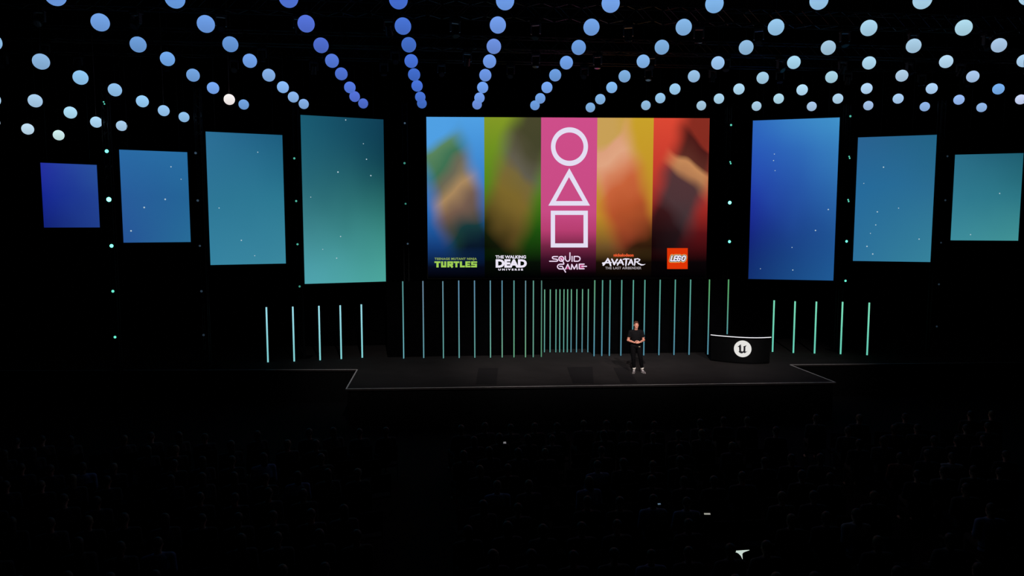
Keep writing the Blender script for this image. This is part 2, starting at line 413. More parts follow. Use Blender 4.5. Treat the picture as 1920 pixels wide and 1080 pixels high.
def slab(bm, poly, y0, y1):
    """flat polygon (screen px list) to a thin slab"""
    P = [L(*p) for p in poly]
    a = [bm.verts.new((x, y0, z)) for x, z in P]; b = [bm.verts.new((x, y1, z)) for x, z in P]
    bm.faces.new(a); bm.faces.new(list(reversed(b))); n = len(P)
    for i in range(n): bm.faces.new((a[i], b[i], b[(i+1) % n], a[(i+1) % n]))
def ring_slab(bm, outer, inner, y0, y1):
    n = len(outer); O = [L(*p) for p in outer]; I = [L(*p) for p in inner]
    for k in range(n):
        j = (k+1) % n
        q = [O[k], O[j], I[j], I[k]]
        a = [bm.verts.new((x, y0, z)) for x, z in q]; b = [bm.verts.new((x, y1, z)) for x, z in q]
        bm.faces.new(a); bm.faces.new(list(reversed(b)))
        for i in range(4): bm.faces.new((a[i], b[i], b[(i+1) % 4], a[(i+1) % 4]))
def stroke(bm, pts, wds, y0=-.03, y1=-.012, rnd=True, to=lambda p: p):
    """pen stroke in screen px with varying width"""
    pts = [Vector(to(p)) for p in pts]
    if not isinstance(wds, (list, tuple)): wds = [wds]*len(pts)
    for i in range(len(pts)-1):
        d = (pts[i+1]-pts[i])
        if d.length < 1e-6: continue
        d.normalize(); n = Vector((-d.y, d.x)); e = 1e-4*i
        slab(bm, [tuple(pts[i]+n*wds[i]/2), tuple(pts[i+1]+n*wds[i+1]/2), tuple(pts[i+1]-n*wds[i+1]/2), tuple(pts[i]-n*wds[i]/2)], y0-e, y1)
    if rnd:
        for i, (p, wd) in enumerate(zip(pts, wds)):
            slab(bm, [(p.x+wd/2*math.cos(a*math.pi/5), p.y+wd/2*math.sin(a*math.pi/5)) for a in range(10)], y0-1e-4*(i+.5), y1)
def zoomf(x0, y0, k): return lambda p: (x0+p[0]/k, y0+p[1]/k)

def text_bm(txt, x0, y0, x1, y1, bold=0.0, shear=0.0, space=1.0, dy=-.03):
    """words in the built-in font, fitted to a box given in screen px"""
    cu = bpy.data.curves.new('t', 'FONT'); cu.body = txt; cu.offset = bold; cu.shear = shear; cu.space_character = space
    cu.resolution_u = 3
    o = bpy.data.objects.new('t', cu); COL.objects.link(o)
    dg = bpy.context.evaluated_depsgraph_get(); dg.update()
    me = bpy.data.meshes.new_from_object(o.evaluated_get(dg)); bpy.data.objects.remove(o); bpy.data.curves.remove(cu)
    bm = bmesh.new(); bm.from_mesh(me); bpy.data.meshes.remove(me)
    xs = [v.co.x for v in bm.verts]; ys = [v.co.y for v in bm.verts]
    ax, bx, ay, by = min(xs), max(xs), min(ys), max(ys)
    for v in bm.verts:
        px = x0 + (v.co.x-ax)/(bx-ax)*(x1-x0); py = y1 - (v.co.y-ay)/(by-ay)*(y1-y0)
        q = L(px, py); v.co = (q[0], dy, q[1])
    g = bmesh.ops.extrude_face_region(bm, geom=bm.faces[:])
    for v in [e for e in g['geom'] if isinstance(e, bmesh.types.BMVert)]: v.co.y += .015
    return bm

LIME = em((158, 205, 84)); LIME_DIM = em((140, 165, 84)); WHITE = em((236, 230, 246)); SOFT = em((190, 180, 186), .8)
WHITEPINK = em((236, 215, 240))
# first column: two green lines
obj('lettering', text_bm('TEENAGE MUTANT NINJA', 814.8, 483.2, 894, 488.6, .03, space=1.1), LIME_DIM, columns[0])
bm = bmesh.new(); T = zoomf(800, 470, 17.45)
def st(pts, wd): stroke(bm, pts, wd/17.45, rnd=False, to=T)
st([(255,375),(450,375)], 52); st([(355,350),(355,548)], 72)
st([(505,350),(505,545)], 66); st([(475,516),(640,516)], 58); st([(608,350),(608,545)], 62)
st([(708,350),(708,545)], 66); st([(676,377),(862,377)], 54); st([(832,352),(832,475)], 60); st([(700,452),(862,452)], 50); st([(765,460),(850,548)], 66)
st([(882,377),(1066,377)], 54); st([(972,350),(972,545)], 66)
st([(1122,350),(1122,545)], 66); st([(1090,517),(1248,517)], 56)
st([(1298,350),(1298,545)], 62); st([(1268,374),(1432,374)], 48); st([(1268,447),(1412,447)], 42); st([(1268,519),(1434,519)], 52)
st([(1456,374),(1650,374)], 48); st([(1486,350),(1486,470)], 60); st([(1456,447),(1644,447)], 46); st([(1614,425),(1614,545)], 60); st([(1452,519),(1644,519)], 52)
obj('lettering', bm, LIME, columns[0])
# second column: white title in three lines
obj('lettering', text_bm('THE WALKING', 929, 478.8, 986.3, 484.8, .035), WHITE, columns[1])
obj('lettering', text_bm('DEAD', 929.4, 486, 987.8, 501.8, .055, space=.96), WHITE, columns[1])
obj('lettering', text_bm('UNIVERSE', 934.2, 503.6, 980.6, 507.2, .05, space=1.6), WHITE, columns[1])
# third column: circle, triangle, square and the thin-lined title
SHP = em((228, 221, 242))
bm = bmesh.new(); cxp, cyp = 1067.8, 274.9
ring_slab(bm, [(cxp+34.7*math.cos(a*math.pi/32), cyp+36.2*math.sin(a*math.pi/32)) for a in range(64)],
          [(cxp+26.4*math.cos(a*math.pi/32), cyp+26.6*math.sin(a*math.pi/32)) for a in range(64)], -.03, -.012)
obj('circle_symbol', bm, SHP, columns[2])
bm = bmesh.new(); ring_slab(bm, [(1067.4, 315.4), (1028.2, 385.5), (1106.1, 385.5)], [(1066.9, 332), (1042.3, 377), (1092.6, 377)], -.03, -.012)
obj('triangle_symbol', bm, SHP, columns[2])
bm = bmesh.new(); ring_slab(bm, [(1032.7, 395), (1102.2, 395), (1102.2, 464), (1032.7, 464)], [(1040.7, 403), (1094.1, 403), (1094.1, 456.3), (1040.7, 456.3)], -.03, -.012)
obj('square_symbol', bm, SHP, columns[2])
T = zoomf(1012, 465, 17.78); bm = bmesh.new()
def s2(pts, wd=36): stroke(bm, pts, wd/17.78, to=T)
s2([(595,285),(470,285),(428,300),(420,330),(450,362),(560,374),(600,400),(595,430),(560,442),(330,442)])
s2([(720+82*math.cos(a*math.pi/8), 362+82*math.sin(a*math.pi/8)) for a in range(17)])
s2([(705,350),(770,440),(806,520),(795,542),(680,540),(620,560),(590,610),(600,660),(650,697),(770,700)])
s2([(665,612),(750,612),(790,680),(860,805)])
s2([(850,278),(855,380),(890,430),(930,445),(975,430),(1006,380),(1008,160)])
s2([(1078,280),(1078,448)])
s2([(1148,280),(1275,282),(1330,310),(1347,362),(1325,415),(1275,442),(1148,442),(1148,280)])
s2([(858,705),(935,540),(1008,705)]); s2([(1055,705),(1068,545),(1150,700),(1235,545),(1250,705)])
s2([(1480,538),(1318,538),(1318,692),(1480,692)]); s2([(1400,613),(1560,612)])
obj('lettering', bm, WHITEPINK, columns[2])
bm = bmesh.new(); f_ = lambda pts: slab(bm, [T(p) for p in pts], -.02, -.012)
f_([(720+66*math.cos(a*math.pi/8), 362+66*math.sin(a*math.pi/8)) for a in range(16)]); f_([(880,705),(935,585),(988,705)]); f_([(1334,555),(1470,555),(1470,675),(1334,675)])
obj('lettering_fill', bm, em((178, 62, 118)), columns[2])
# fourth column: brush title with small lines above and under it
obj('lettering', text_bm('nickelodeon', 1150.5, 475.4, 1188, 481.2, .05), em((226, 88, 48)), columns[3])
T = zoomf(1115, 465, 17.45); bm = bmesh.new()
def s3(pts, w_): stroke(bm, pts, [q/17.45 for q in w_], to=T)
s3([(432,350),(380,440),(285,555)], [44,52,58]); s3([(432,350),(480,440),(525,575)], [50,60,44]); s3([(262,497),(380,480),(540,480)], [46,44,34])
s3([(562,365),(600,440),(640,540)], [46,52,50]); s3([(738,375),(690,450),(640,540)], [50,46,44])
s3([(855,375),(800,470),(745,560)], [44,44,40]); s3([(855,375),(900,460),(935,545)], [46,50,44]); s3([(728,492),(910,484)], [34,26])
s3([(930,372),(1010,355),(1130,358)], [30,40,30]); s3([(1038,365),(1030,480),(1018,585)], [48,50,28])
s3([(1192,372),(1150,460),(1105,550)], [40,42,38]); s3([(1192,372),(1225,460),(1255,548)], [42,46,38]); s3([(1130,490),(1240,486)], [28,24])
s3([(1325,365),(1318,470),(1305,570)], [52,46,28]); s3([(1300,368),(1410,350),(1478,380),(1450,425),(1345,462)], [26,34,34,30,22])
s3([(1375,450),(1440,510),(1530,552),(1600,548),(1655,528)], [34,44,46,30,8])
obj('lettering', bm, WHITE, columns[3])
obj('lettering', text_bm('THE LAST AIRBENDER', 1135, 500.2, 1202.5, 504.9, .01, space=1.1), SOFT, columns[3])
# fifth column: red square with slanted white word
sq = bmesh.new(); slab(sq, [(1251, 465.2), (1289.6, 465.2), (1289.4, 504.4), (1251, 504.4)], -.024, -.012)
sqo = obj('logo_square', sq, em((222, 52, 6)), columns[4])
T = zoomf(1225, 455, 15.43)
GL = [[(540,385),(500,525),(560,525)], [(700,385),(625,385),(590,525),(665,525)], [(612,455),(670,455)],
      [(800,410),(770,385),(740,385),(705,440),(695,500),(715,525),(745,525),(765,495),(772,455),(745,455)],
      [(890,385),(855,400),(830,450),(822,505),(845,525),(870,525),(900,500),(922,440),(922,395),(890,385)]]
for wd, mt, d in ((100, em((255, 205, 120)), 0), (74, em((20, 10, 30)), 1), (38, WHITE, 2)):
    bm = bmesh.new()
    for g in GL: stroke(bm, g, wd/15.43, -.028-.006*d, -.024, to=T)
    obj('lettering', bm, mt, columns[4])

# ------------------------------------------------------------------ light bars
def bar(top, bot, Z, width, colr, label, group, over=None):
    b = on_z(bot[0], bot[1], Z); zt = z_at(top[0], top[1], b.x, b.y)
    if over: zt = z_at(over[0], over[1], b.x, b.y)
    r = empty('light_bar', (b.x, b.y, SZ), 0, label, 'light bar', group)
    h = zt - SZ
    bm = bmesh.new(); cyl(bm, (0, 0, h/2+.005), width/2, h-.01, 12); o = obj('glowing_tube', bm, em_bar(*colr), r, smooth=False)
    bm = bmesh.new(); box(bm, -width/2-.004, width/2+.004, width/2, width/2+.03, 0, h); cyl(bm, (0, width/2+.01, .004), .06, .008, 16)
    obj('stand', bm, METAL, r)
ordn = ['first','second','third','fourth','fifth','sixth','seventh','eighth','ninth','tenth','eleventh','twelfth','thirteenth','fourteenth','fifteenth']
LB = [((500,576),(502.5,679.5)), ((549.5,575),(551.7,678)), ((598.3,573.5),(600.3,675.7)), ((638.5,572.5),(640,673.5)), ((678,570.7),(679.3,671))]
for i, (t_, b_) in enumerate(LB):
    bar(t_, b_, SZ, .058, ((152,218,230),(130,208,212)), 'short pale cyan light bar, %s from the outside on the left wing' % ordn[i], 'short light bars on the left wing')
TL = [(755.7,527.5,757,672.5),(793.3,527,794.5,671.5),(830.3,527.3,831.5,672),(860,526,861,671.5),(889.7,526,890.3,671),(919.3,526,919.7,670.8),(941.3,526,941.6,670.5),(963.5,526,963.7,670.3),(985.2,526.3,985.3,670.2),(999.7,526.2,999.8,670),(1015,526,1015,669.5)]
TLC = [((88,150,150),(100,165,175)),((104,134,156),(95,152,162)),((98,140,155),(92,152,148)),((95,140,170),(95,155,155)),((95,140,165),(95,155,150)),((95,145,160),(105,165,150)),((90,140,160),(110,165,140)),((90,155,150),(100,165,130)),((100,140,150),(110,165,130)),((95,155,140),(100,155,135)),((80,125,115),(85,140,110))]
for i, q in enumerate(TL):
    bar(q[:2], q[2:], SZ, .043, TLC[i], 'tall thin light bar, %s from the left of the row left of the doorway' % ordn[i], 'tall light bars left of the doorway')
AX = [1021.2,1031.7,1042.5,1049.7,1057.2,1064,1071,1081.2,1091.7,1102.5]
for i, x in enumerate(AX):
    bar((x, 538.2), (x-.4, 660.8), SZ, .042, ((104,168,138),(88,150,142) if i < 6 else (86,138,150)), 'short thin light bar inside the doorway, %s from the left' % ordn[i], 'light bars inside the doorway')
TRR = [(1114.2,525.5,1113.8,668.2),(1128.7,525.3,1128.3,667.8),(1143,525.2,1142.5,667.5),(1164.5,525,1164,667.2),(1186.3,525,1185.6,667),(1208,524.8,1207,666.6),(1236.5,524.5,1235.4,666.2),(1265.2,524.3,1263.6,665.8),(1294,524.2,1291.9,665.5),(1329.5,524.2,1327,665),(1365,524,1362.4,664.6)]
for i, q in enumerate(TRR):
    top = (95,160,125) if i < 9 else (92,170,110)
    bar(q[:2], q[2:], SZ, .046, (top if i in (0, 9, 10) else (88,160,145), (84,142,162)), 'tall light bar, %s from the left of the row right of the doorway' % ordn[i], 'tall light bars right of the doorway')
RB = [((1450,563.2),(1448.5,660)),((1489.7,565),(1487.5,662)),((1529.7,565.5),(1527.2,663)),((1579,566),(1576,664.3)),((1629.2,567.5),(1625.7,666.2))]
for i, (t_, b_) in enumerate(RB):
    bar(t_, b_, SZ, .058, ((122,222,186),(104,206,182)), 'short bright green light bar, %s from the desk on the right wing' % ordn[i], 'short light bars on the right wing')

# ------------------------------------------------------------------ reception-style desk
DZ = SZ + 1.0
front = [on_z(u, v, DZ) for u, v in ((1335.3,627.4),(1357,629.9),(1384.8,632.1),(1403,632.8),(1431,632.6),(1447,631.9))]
D0 = Vector(((front[0].x+front[-1].x)/2, (front[0].y+front[-1].y)/2+.3, SZ+.007))
desk = empty('presenter_desk', D0, 0, 'black curved desk with a glowing white top edge at stage right', 'desk')
def smoothpath(ps, n=24):
    # quadratic least-squares through the measured points
    import numpy as np
    t = np.linspace(0, 1, len(ps)); X = np.polyfit(t, [p.x for p in ps], 1); Y = np.polyfit([np.polyval(X, q) for q in t], [p.y for p in ps], 2)
    return [Vector((float(np.polyval(X, s)), float(np.polyval(Y, np.polyval(X, s))), 0)) for s in np.linspace(0, 1, n)]
fp = [(p.x-D0.x, p.y-D0.y) for p in smoothpath(front)]
def offs(pts, d):
    out = []
    for i, p in enumerate(pts):
        a = Vector(pts[max(i-1, 0)]); b = Vector(pts[min(i+1, len(pts)-1)]); t = (b-a).normalized(); n = Vector((-t.y, t.x)); out.append(tuple(Vector(p)+n*d))
    return out
bk = offs(fp, .55)
DESKM = surf('desk_black', (6, 6, 7), .6, spec=.08)
bm = bmesh.new(); prism(bm, offs(fp, .05) + list(reversed(offs(fp, .12))), .04, .94)
prism(bm, offs([fp[0], fp[1]], .1)[:1] + [offs(fp, .5)[0], offs(fp[:2], .5)[1], offs(fp[:2], .1)[1]], .04, .94)
prism(bm, [offs(fp[-2:], .1)[0], offs(fp[-2:], .5)[0], offs(fp[-2:], .5)[1], offs(fp[-2:], .1)[1]], .04, .94)
obj('body', bm, DESKM, desk)
bm = bmesh.new(); prism(bm, offs(fp, .08) + list(reversed(offs(fp, .5))), 0, .05); obj('plinth', bm, BLACK_PAINT, desk)
bm = bmesh.new(); prism(bm, offs(fp, .012) + list(reversed(bk)), .94, .985); obj('desktop', bm, DESKM, desk)
bm = bmesh.new(); prism(bm, fp + list(reversed(offs(fp, .012))), .972, .996); o = obj('light_strip', bm, em((252, 250, 255), 1.15), desk); o['label'] = 'glowing white light strip'
# round lit badge
bc = on_z(1391, 654.5, SZ); 
d = ray(1391.2, 654.6); yb = D0.y + min(fp, key=lambda p: abs(p[0]-(3.0)))[1]
# find the front surface under that pixel
best = min(fp, key=lambda p: abs((D0.x+p[0])/(D0.y+p[1]) - d.x/d.y)); 
bi = fp.index(best); tdir = (Vector(fp[min(bi+1, 23)])-Vector(fp[bi-1])).normalized(); ang = math.atan2(tdir.y, tdir.x)
bx_, by_ = D0.x+best[0], D0.y+best[1]; zc = z_at(1391.2, 654.6, bx_, by_)
RB_ = .305
badge = empty('lit_badge', (0,0,0)); badge.parent = desk; badge.location = (best[0], best[1]+.03, zc-SZ); badge.rotation_euler = (0, 0, ang)
bm = bmesh.new(); cyl(bm, (0, 0, 0), RB_, .04, 64, 'y'); o = obj('disc', bm, em((228, 226, 222)), badge)
UP_ = [(450,365),(400,390),(350,440),(290,492),(330,488),(362,500),(374,690),(338,706),(395,762),(480,792),(528,772),(555,742),(612,772),(652,746),(742,668),(690,692),(642,690),(640,480),(692,402),(600,432),(532,470),(562,482),(560,662),(532,690),(490,692),(456,672),(452,470),(440,420)]
bm = bmesh.new(); K_ = RB_/385.0
vs = [bm.verts.new(((x-522)*K_, -.026, -(y-577)*K_)) for x, y in UP_]; vb = [bm.verts.new((v.co.x, -.018, v.co.z)) for v in vs]
from mathutils.geometry import tessellate_polygon
for t in tessellate_polygon([[Vector((x, -y, 0)) for x, y in UP_]]):
    bm.faces.new([vs[i] for i in t]); bm.faces.new([vb[i] for i in reversed(t)])
for i in range(len(vs)): bm.faces.new((vs[i], vb[i], vb[(i+1) % len(vs)], vs[(i+1) % len(vs)]))
obj('letter_mark', bm, surf('mark_black', (8, 6, 20), .6), badge)

# ------------------------------------------------------------------ glowing globes hung in fifteen lines
GY0, GDY, GR = 27.3, 1.84, .178
LINES = [
 [(110,253.5),(52,242),(-13,229)],
 [(228,236),(180.5,229),(132,211),(66,189),(-14,187)],
 [(345,219.5),(307,207.5),(267,190),(215.5,168.5),(151,145.5),(77,115.5),(-15,79)],
 [(457,196),(430,186.5),(399.5,165),(362,141),(314,110.5),(259,83.5),(188,42),(104,-8)],
 [(569.5,195),(550,182),(530.5,163.5),(504,141),(468.5,114),(432,83),(386,45),(328,-3)],
 [(681,194),(665,181),(656,164),(640,138.5),(622.5,114),(602,85),(574,44.5),(541,-4)],
 [(791,194),(788,182),(782,161),(776.5,140),(771,114.5),(766.5,84),(755.5,49),(747,-1)],
 [(894.5,196),(899,183.5),(905,164),(910,141),(918,115),(926,87),(933.5,47),(947,1)],
 [(1003,197.5),(1013,184.5),(1025.5,164),(1041,141),(1062,117.5),(1085,89),(1109,51),(1145,6)],
 [(1107,201.5),(1125.5,186),(1147,164),(1171,143),(1206,115),(1241,88.5),(1282,51),(1339.5,7)],
 [(1211,197.5),(1238,184),(1265.5,167),(1301,143),(1346,118),(1399,89),(1455,51),(1535.5,1)],
 [(1315,198),(1348,185),(1385.5,167),(1430,146),(1488.5,117),(1553,89.5),(1629,52.5),(1729.5,0)],
 [(1418.5,199),(1460,185),(1504,168.5),(1559,144.5),(1629.5,118),(1713,86),(1807,52),(1929,-7)],
 [(1522,199.5),(1571,185),(1625,166),(1691,142),(1774,115.5),(1873,85)],
 [(1628,198),(1684,185),(1747,166),(1824,143.5),(1920,114)],
 [(1734,200),(1798,187),(1872,167)],
 [(1840.5,201.5),(1914,186.5)],
]
CB = [(184,216,236),(166,208,238),(142,190,234),(112,160,226),(108,156,226),(84,118,216),(72,114,212),(114,156,234),(116,164,232),(132,182,232),(154,198,236),(170,212,236),(176,216,238),(178,212,238),(172,206,240),(152,188,240),(152,190,240)]
ordL = ordn + ['sixteenth', 'seventeenth']
sph = bmesh.new(); bmesh.ops.create_uvsphere(sph, u_segments=32, v_segments=18, radius=GR)
sphere_me = bpy.data.meshes.new('globe'); sph.to_mesh(sphere_me); sph.free()
for p in sphere_me.polygons: p.use_smooth = True
capb = bmesh.new(); cyl(capb, (0, 0, GR+.012), .022, .035, 12); cap_me = bpy.data.meshes.new('cap'); capb.to_mesh(cap_me); capb.free(); cap_me.materials.append(METAL)
def globe_mat(c):
    k = 'globe_%d_%d_%d' % c
    if k in _m: return _m[k]
    m = bpy.data.materials.new('globe_glow'); m.use_nodes = True; nt = m.node_tree; b = nt.nodes['Principled BSDF']
    b.inputs['Base Color'].default_value = (.02, .02, .02, 1); b.inputs['Roughness'].default_value = .4; b.inputs['Specular IOR Level'].default_value = .1
    tc = nt.nodes.new('ShaderNodeTexCoord'); s = nt.nodes.new('ShaderNodeSeparateXYZ'); nt.links.new(tc.outputs['Generated'], s.inputs[0])
    r = nt.nodes.new('ShaderNodeValToRGB'); r.color_ramp.elements[0].color = rgb(tuple(max(0, int(q*.9)) for q in c)); r.color_ramp.elements[1].color = rgb(tuple(min(255, int(q*1.04)) for q in c))
    nt.links.new(s.outputs[2], r.inputs[0]); nt.links.new(r.outputs[0], b.inputs['Emission Color']); b.inputs['Emission Strength'].default_value = 1.0
    _m[k] = m; return m
for li, line in enumerate(LINES):
    for k, (u, v) in enumerate(line):
        p = on_y(u, v, GY0-GDY*k)
        c = CB[li]
        j = (k*7 + li*5) % 5 - 2
        t_ = 1 + .02*j
        if li == 4 and k < 4: c = (130, 172, 230)
        if li <= 4: c = tuple(int(q + (1-k/8)*10) for q in c)
        if li in (15,) and k == 2: c = (116, 172, 226)
        col_ = tuple(min(250, int(q*t_)) for q in c)
        col_ = (col_[0]//6*6, col_[1]//6*6, col_[2]//6*6)
        word = 'pale blue' if col_[0] > 140 else ('mid blue' if col_[0] > 100 else 'deep blue')
        if li == 3 and k == 1: col_ = (255, 244, 242); word = 'bright white'
        if li == 0 and k == 0: col_ = (205, 236, 236); word = 'whitish'
        if li == 16 and k == 1: col_ = (200, 214, 246); word = 'whitish'
        r = empty('globe_lamp', p, 0, '%s hanging globe lamp, %s line from the left, %s out from the stage' % (word, ordL[li], ordn[k]), 'globe lamp', 'glowing globe lamps hung in lines over the hall')
        g = bpy.data.objects.new('globe', sphere_me.copy()); COL.objects.link(g); g.parent = r; g.data.materials.append(globe_mat(col_))
        cpo = bpy.data.objects.new('cap', cap_me); COL.objects.link(cpo); cpo.parent = r
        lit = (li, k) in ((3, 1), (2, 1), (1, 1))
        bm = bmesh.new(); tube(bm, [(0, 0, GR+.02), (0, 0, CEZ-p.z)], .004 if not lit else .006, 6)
        obj('cable', bm, CABLE_LIT_TONE if lit else CABLE, r)

# ------------------------------------------------------------------ roof trusses with hanging heads, over the globes
def truss_bm(L_, s=.4, horiz=True):
    bm = bmesh.new(); h = s/2
    A = (lambda t, a, b: (t, a, b)) if horiz else (lambda t, a, b: (a, b, t))
    for a in (-h, h):
        for b in (-h, h): tube(bm, [A(0, a, b), A(L_, a, b)], .024, 6)
    n = int(L_/s)
    for i in range(n):
        t0, t1 = i*L_/n, (i+1)*L_/n
        for a in (-h, h):
            tube(bm, [A(t0, a, -h if i % 2 else h), A(t1, a, h if i % 2 else -h)], .011, 5)
            tube(bm, [A(t0, -h if i % 2 else h, a), A(t1, h if i % 2 else -h, a)], .011, 5)
    return bm
TZ = 12.3
def moving_head(loc, rz, tilt, label=None, group=None, lens=None):
    r = empty('moving_head_light', loc, rz, label, 'stage light', group)
    bm = bmesh.new(); box(bm, -.14, .14, -.12, .12, -.16, -.04, bev=.02); tube(bm, [(0, 0, -.05), (0, 0, .0)], .02, 8); obj('base', bm, METAL, r)
    bm = bmesh.new()
    for s in (-1, 1): box(bm, s*.13-.015, s*.13+.015, -.05, .05, -.42, -.15)
    box(bm, -.14, .14, -.05, .05, -.19, -.15); obj('yoke', bm, RIG, r)
    M = Matrix.Translation((0, 0, -.4)) @ Matrix.Rotation(tilt, 4, 'X')
    bm = bmesh.new(); bmesh.ops.create_cone(bm, cap_ends=True, segments=20, radius1=.11, radius2=.085, depth=.3, matrix=M); obj('head', bm, METAL, r)
    bm = bmesh.new(); bmesh.ops.create_cone(bm, cap_ends=True, segments=20, radius1=.09, radius2=.09, depth=.012, matrix=M @ Matrix.Translation((0, 0, -.155))); obj('lens', bm, lens or surf('lens_glass', (60, 60, 66), .15), r)
    return r
for i, (Y, n, wd) in enumerate(((20.86, 18, 'nearest'), (24.54, 18, 'middle'), (26.38, 16, 'rearmost'))):
    x0, x1 = -16.0, 24.0
    r = empty('roof_truss', (x0, Y, TZ), 0, '%s black box truss above the globe lamps, hung from the ceiling' % wd, 'truss')
    obj('lattice', truss_bm(x1-x0), METAL, r)
    for f in (.08, .36, .64, .92):
        bm = bmesh.new(); tube(bm, [((x1-x0)*f, 0, .2), ((x1-x0)*f, 0, CEZ-TZ)], .01, 6); obj('chain', bm, CABLE, r)
    for k in range(n):
        x = x0 + 1.2 + k*(x1-x0-2.4)/(n-1) + random.uniform(-.35, .35)
        if i == 1 and any(abs(x-q) < .5 for q in (-10.06, -8.64, 18.9, 20.4)): continue
        moving_head((x, Y, TZ-.185), random.uniform(-.5, .5), random.uniform(-.9, .9),
                    'dark unlit moving head stage light hanging from the %s roof truss' % wd, 'unlit stage lights on the %s roof truss' % wd)
r = empty('roof_truss', (-1.6, 11.0, 11.75), 0, 'black box truss carrying the lit wash lights over the audience', 'truss')
obj('lattice', truss_bm(13.0), METAL, r)
for f in (.1, .9):
    bm = bmesh.new(); tube(bm, [(13*f, 0, .2), (13*f, 0, CEZ-11.75)], .01, 6); obj('chain', bm, CABLE, r)
for i, (p, a, e, c, colr) in enumerate(WASH):
    d = (Vector(a)-Vector(p)).normalized()
    r = empty('wash_light', p, 0, 'lit wash light on the truss over the audience, %s in line' % ordn[i], 'stage light', 'wash lights aimed at the stage')
    bm = bmesh.new(); tube(bm, [Vector((0, 0, 0)) - d*.2, d*.18], [.09, .12], 20); obj('can', bm, METAL, r)
    bm = bmesh.new()
    for s in (-1, 1): box(bm, s*.14-.008, s*.14+.008, -.02, .02, -.03, .24)
    box(bm, -.15, .15, -.02, .02, .23, .255); cyl(bm, (0, 0, .25), .03, .06, 10); obj('bracket', bm, METAL, r)
    if i < 4:      # added flap, out of view, cuts the beam off at the stage edge
        lp = d*.34; ed = Vector((a[0], 22.75, SZ)) - (Vector(p)+lp); ed.normalize(); q0 = lp + ed*.32
        bm = bmesh.new(); box(bm, q0.x-.4, q0.x+.4, q0.y-.004, q0.y+.004, q0.z-.22, q0.z)
        for sx in (-.2, .2): tube(bm, [(sx*.5, .0, -.1), (q0.x+sx, q0.y, q0.z-.2)], .008, 6)
        obj('added_beam_flap', bm, METAL, r)
    bm = bmesh.new(); tube(bm, [d*.17, d*.19], .1, 20); obj('lens', bm, em(tuple(int(255*q) for q in colr), 4.0), r)

# ------------------------------------------------------------------ beam lights on towers between the screens
TOW = [  # reference pixel, tower Y, lamps (px, brightness, size, twin), words
 ((204, 374), 25.0, [(195,193,.8,.6,1),(200.5,283.5,2.2,1.15,0),(204.5,374,4,1.5,0),(209.5,461,2.4,1.15,0),(212,546,1.0,.9,0),(216,632,1.0,.85,0)], 'left of the mid-blue screen'),
 ((375, 461), 26.0, [(367,287,.12,.8,0),(371,376,.1,.8,0),(375,461,.08,.7,0),(378,546,.07,.8,0),(382,628,.05,.8,0)], 'left of the teal-blue screen'),
 ((555.5, 377), 27.65, [(552,297,.5,.75,0),(555.5,377,.5,.75,0),(558,458,.5,.75,0),(562,537,.3,.75,0)], 'left of the tallest teal screen'),
 ((759, 306), 28.3, [(759,231,.16,.7,0),(758.5,306,.3,.8,0),(760.5,382,.25,.7,0),(764.5,457,.12,.7,0)], 'left of the main screen'),
 ((1369, 305), 28.3, [(1370.5,234.5,.7,.8,0),(1369,305,.8,.85,1),(1368,380,3.4,1.35,0),(1367.5,453,2.0,1.15,0)], 'right of the main screen'),
 ((1590, 376), 27.2, [(1594,218,.5,.8,0),(1592,295,.7,.8,1),(1590,376,.8,.85,1),(1587,452.5,1.4,1.0,0),(1585,526.5,1.0,.9,0)], 'left of the steel blue screen'),
 ((1764, 455), 26.0, [(1776,293,.05,.7,0),(1772,375.5,.05,.7,0),(1764,455,.05,.6,0),(1760,533,.05,.7,0),(1756,612,.04,.7,0)], 'left of the smallest teal-green screen'),
]
for (ref, Y, lamps, words) in TOW:
    p0 = on_y(ref[0], ref[1], Y)
    base = 0.0 if Y < 25.6 else SZ+.007
    if p0.x < wl2.x or p0.x > wr2.x: base = 0.0
    r = empty('truss_tower', (p0.x-(.1 if Y == 25.0 else 0), Y+.32, base), 0, 'black vertical lighting tower standing %s' % words, 'truss')
    obj('lattice', truss_bm(11.0-base, .18, False), METAL, r)
    bm = bmesh.new(); box(bm, -.35, .35, -.3, .35, 0, .02); obj('base_plate', bm, METAL, r)
    for n_, (u, v, br, sz, twin) in enumerate(lamps):
        p = on_y(u, v, Y-.02)
        q = empty('beam_light', p, 0, 'green-white beam light, %s from top on the tower %s' % (ordn[n_], words), 'stage light', 'beam lights on the towers')
        bm = bmesh.new(); cyl(bm, (0, .1, 0), .075, .18, 20, 'y'); cyl(bm, (0, .0, 0), .085, .02, 20, 'y'); obj('housing', bm, METAL, q)
        dx = r.location.x - p.x
        bm = bmesh.new(); tube(bm, [(0, .1, 0), (dx, .17, 0)], .015, 8); box(bm, min(dx, 0)-.03, max(dx, 0)+.03, .14, .19, -.05, .05); obj('clamp', bm, METAL, q)
        bm = bmesh.new(); rr = .05*sz
        if twin:
            cyl(bm, (-.005, -.014, .03), rr*.7, .012, 16, 'y'); cyl(bm, (.02, -.014, -.035), rr*.7, .012, 16, 'y')
        else: cyl(bm, (0, -.014, 0), rr, .012, 20, 'y')
        o = obj('lens', bm, em((110, 245, 215), br) if br > .2 else em((130, 170, 205), br*1.3), q)

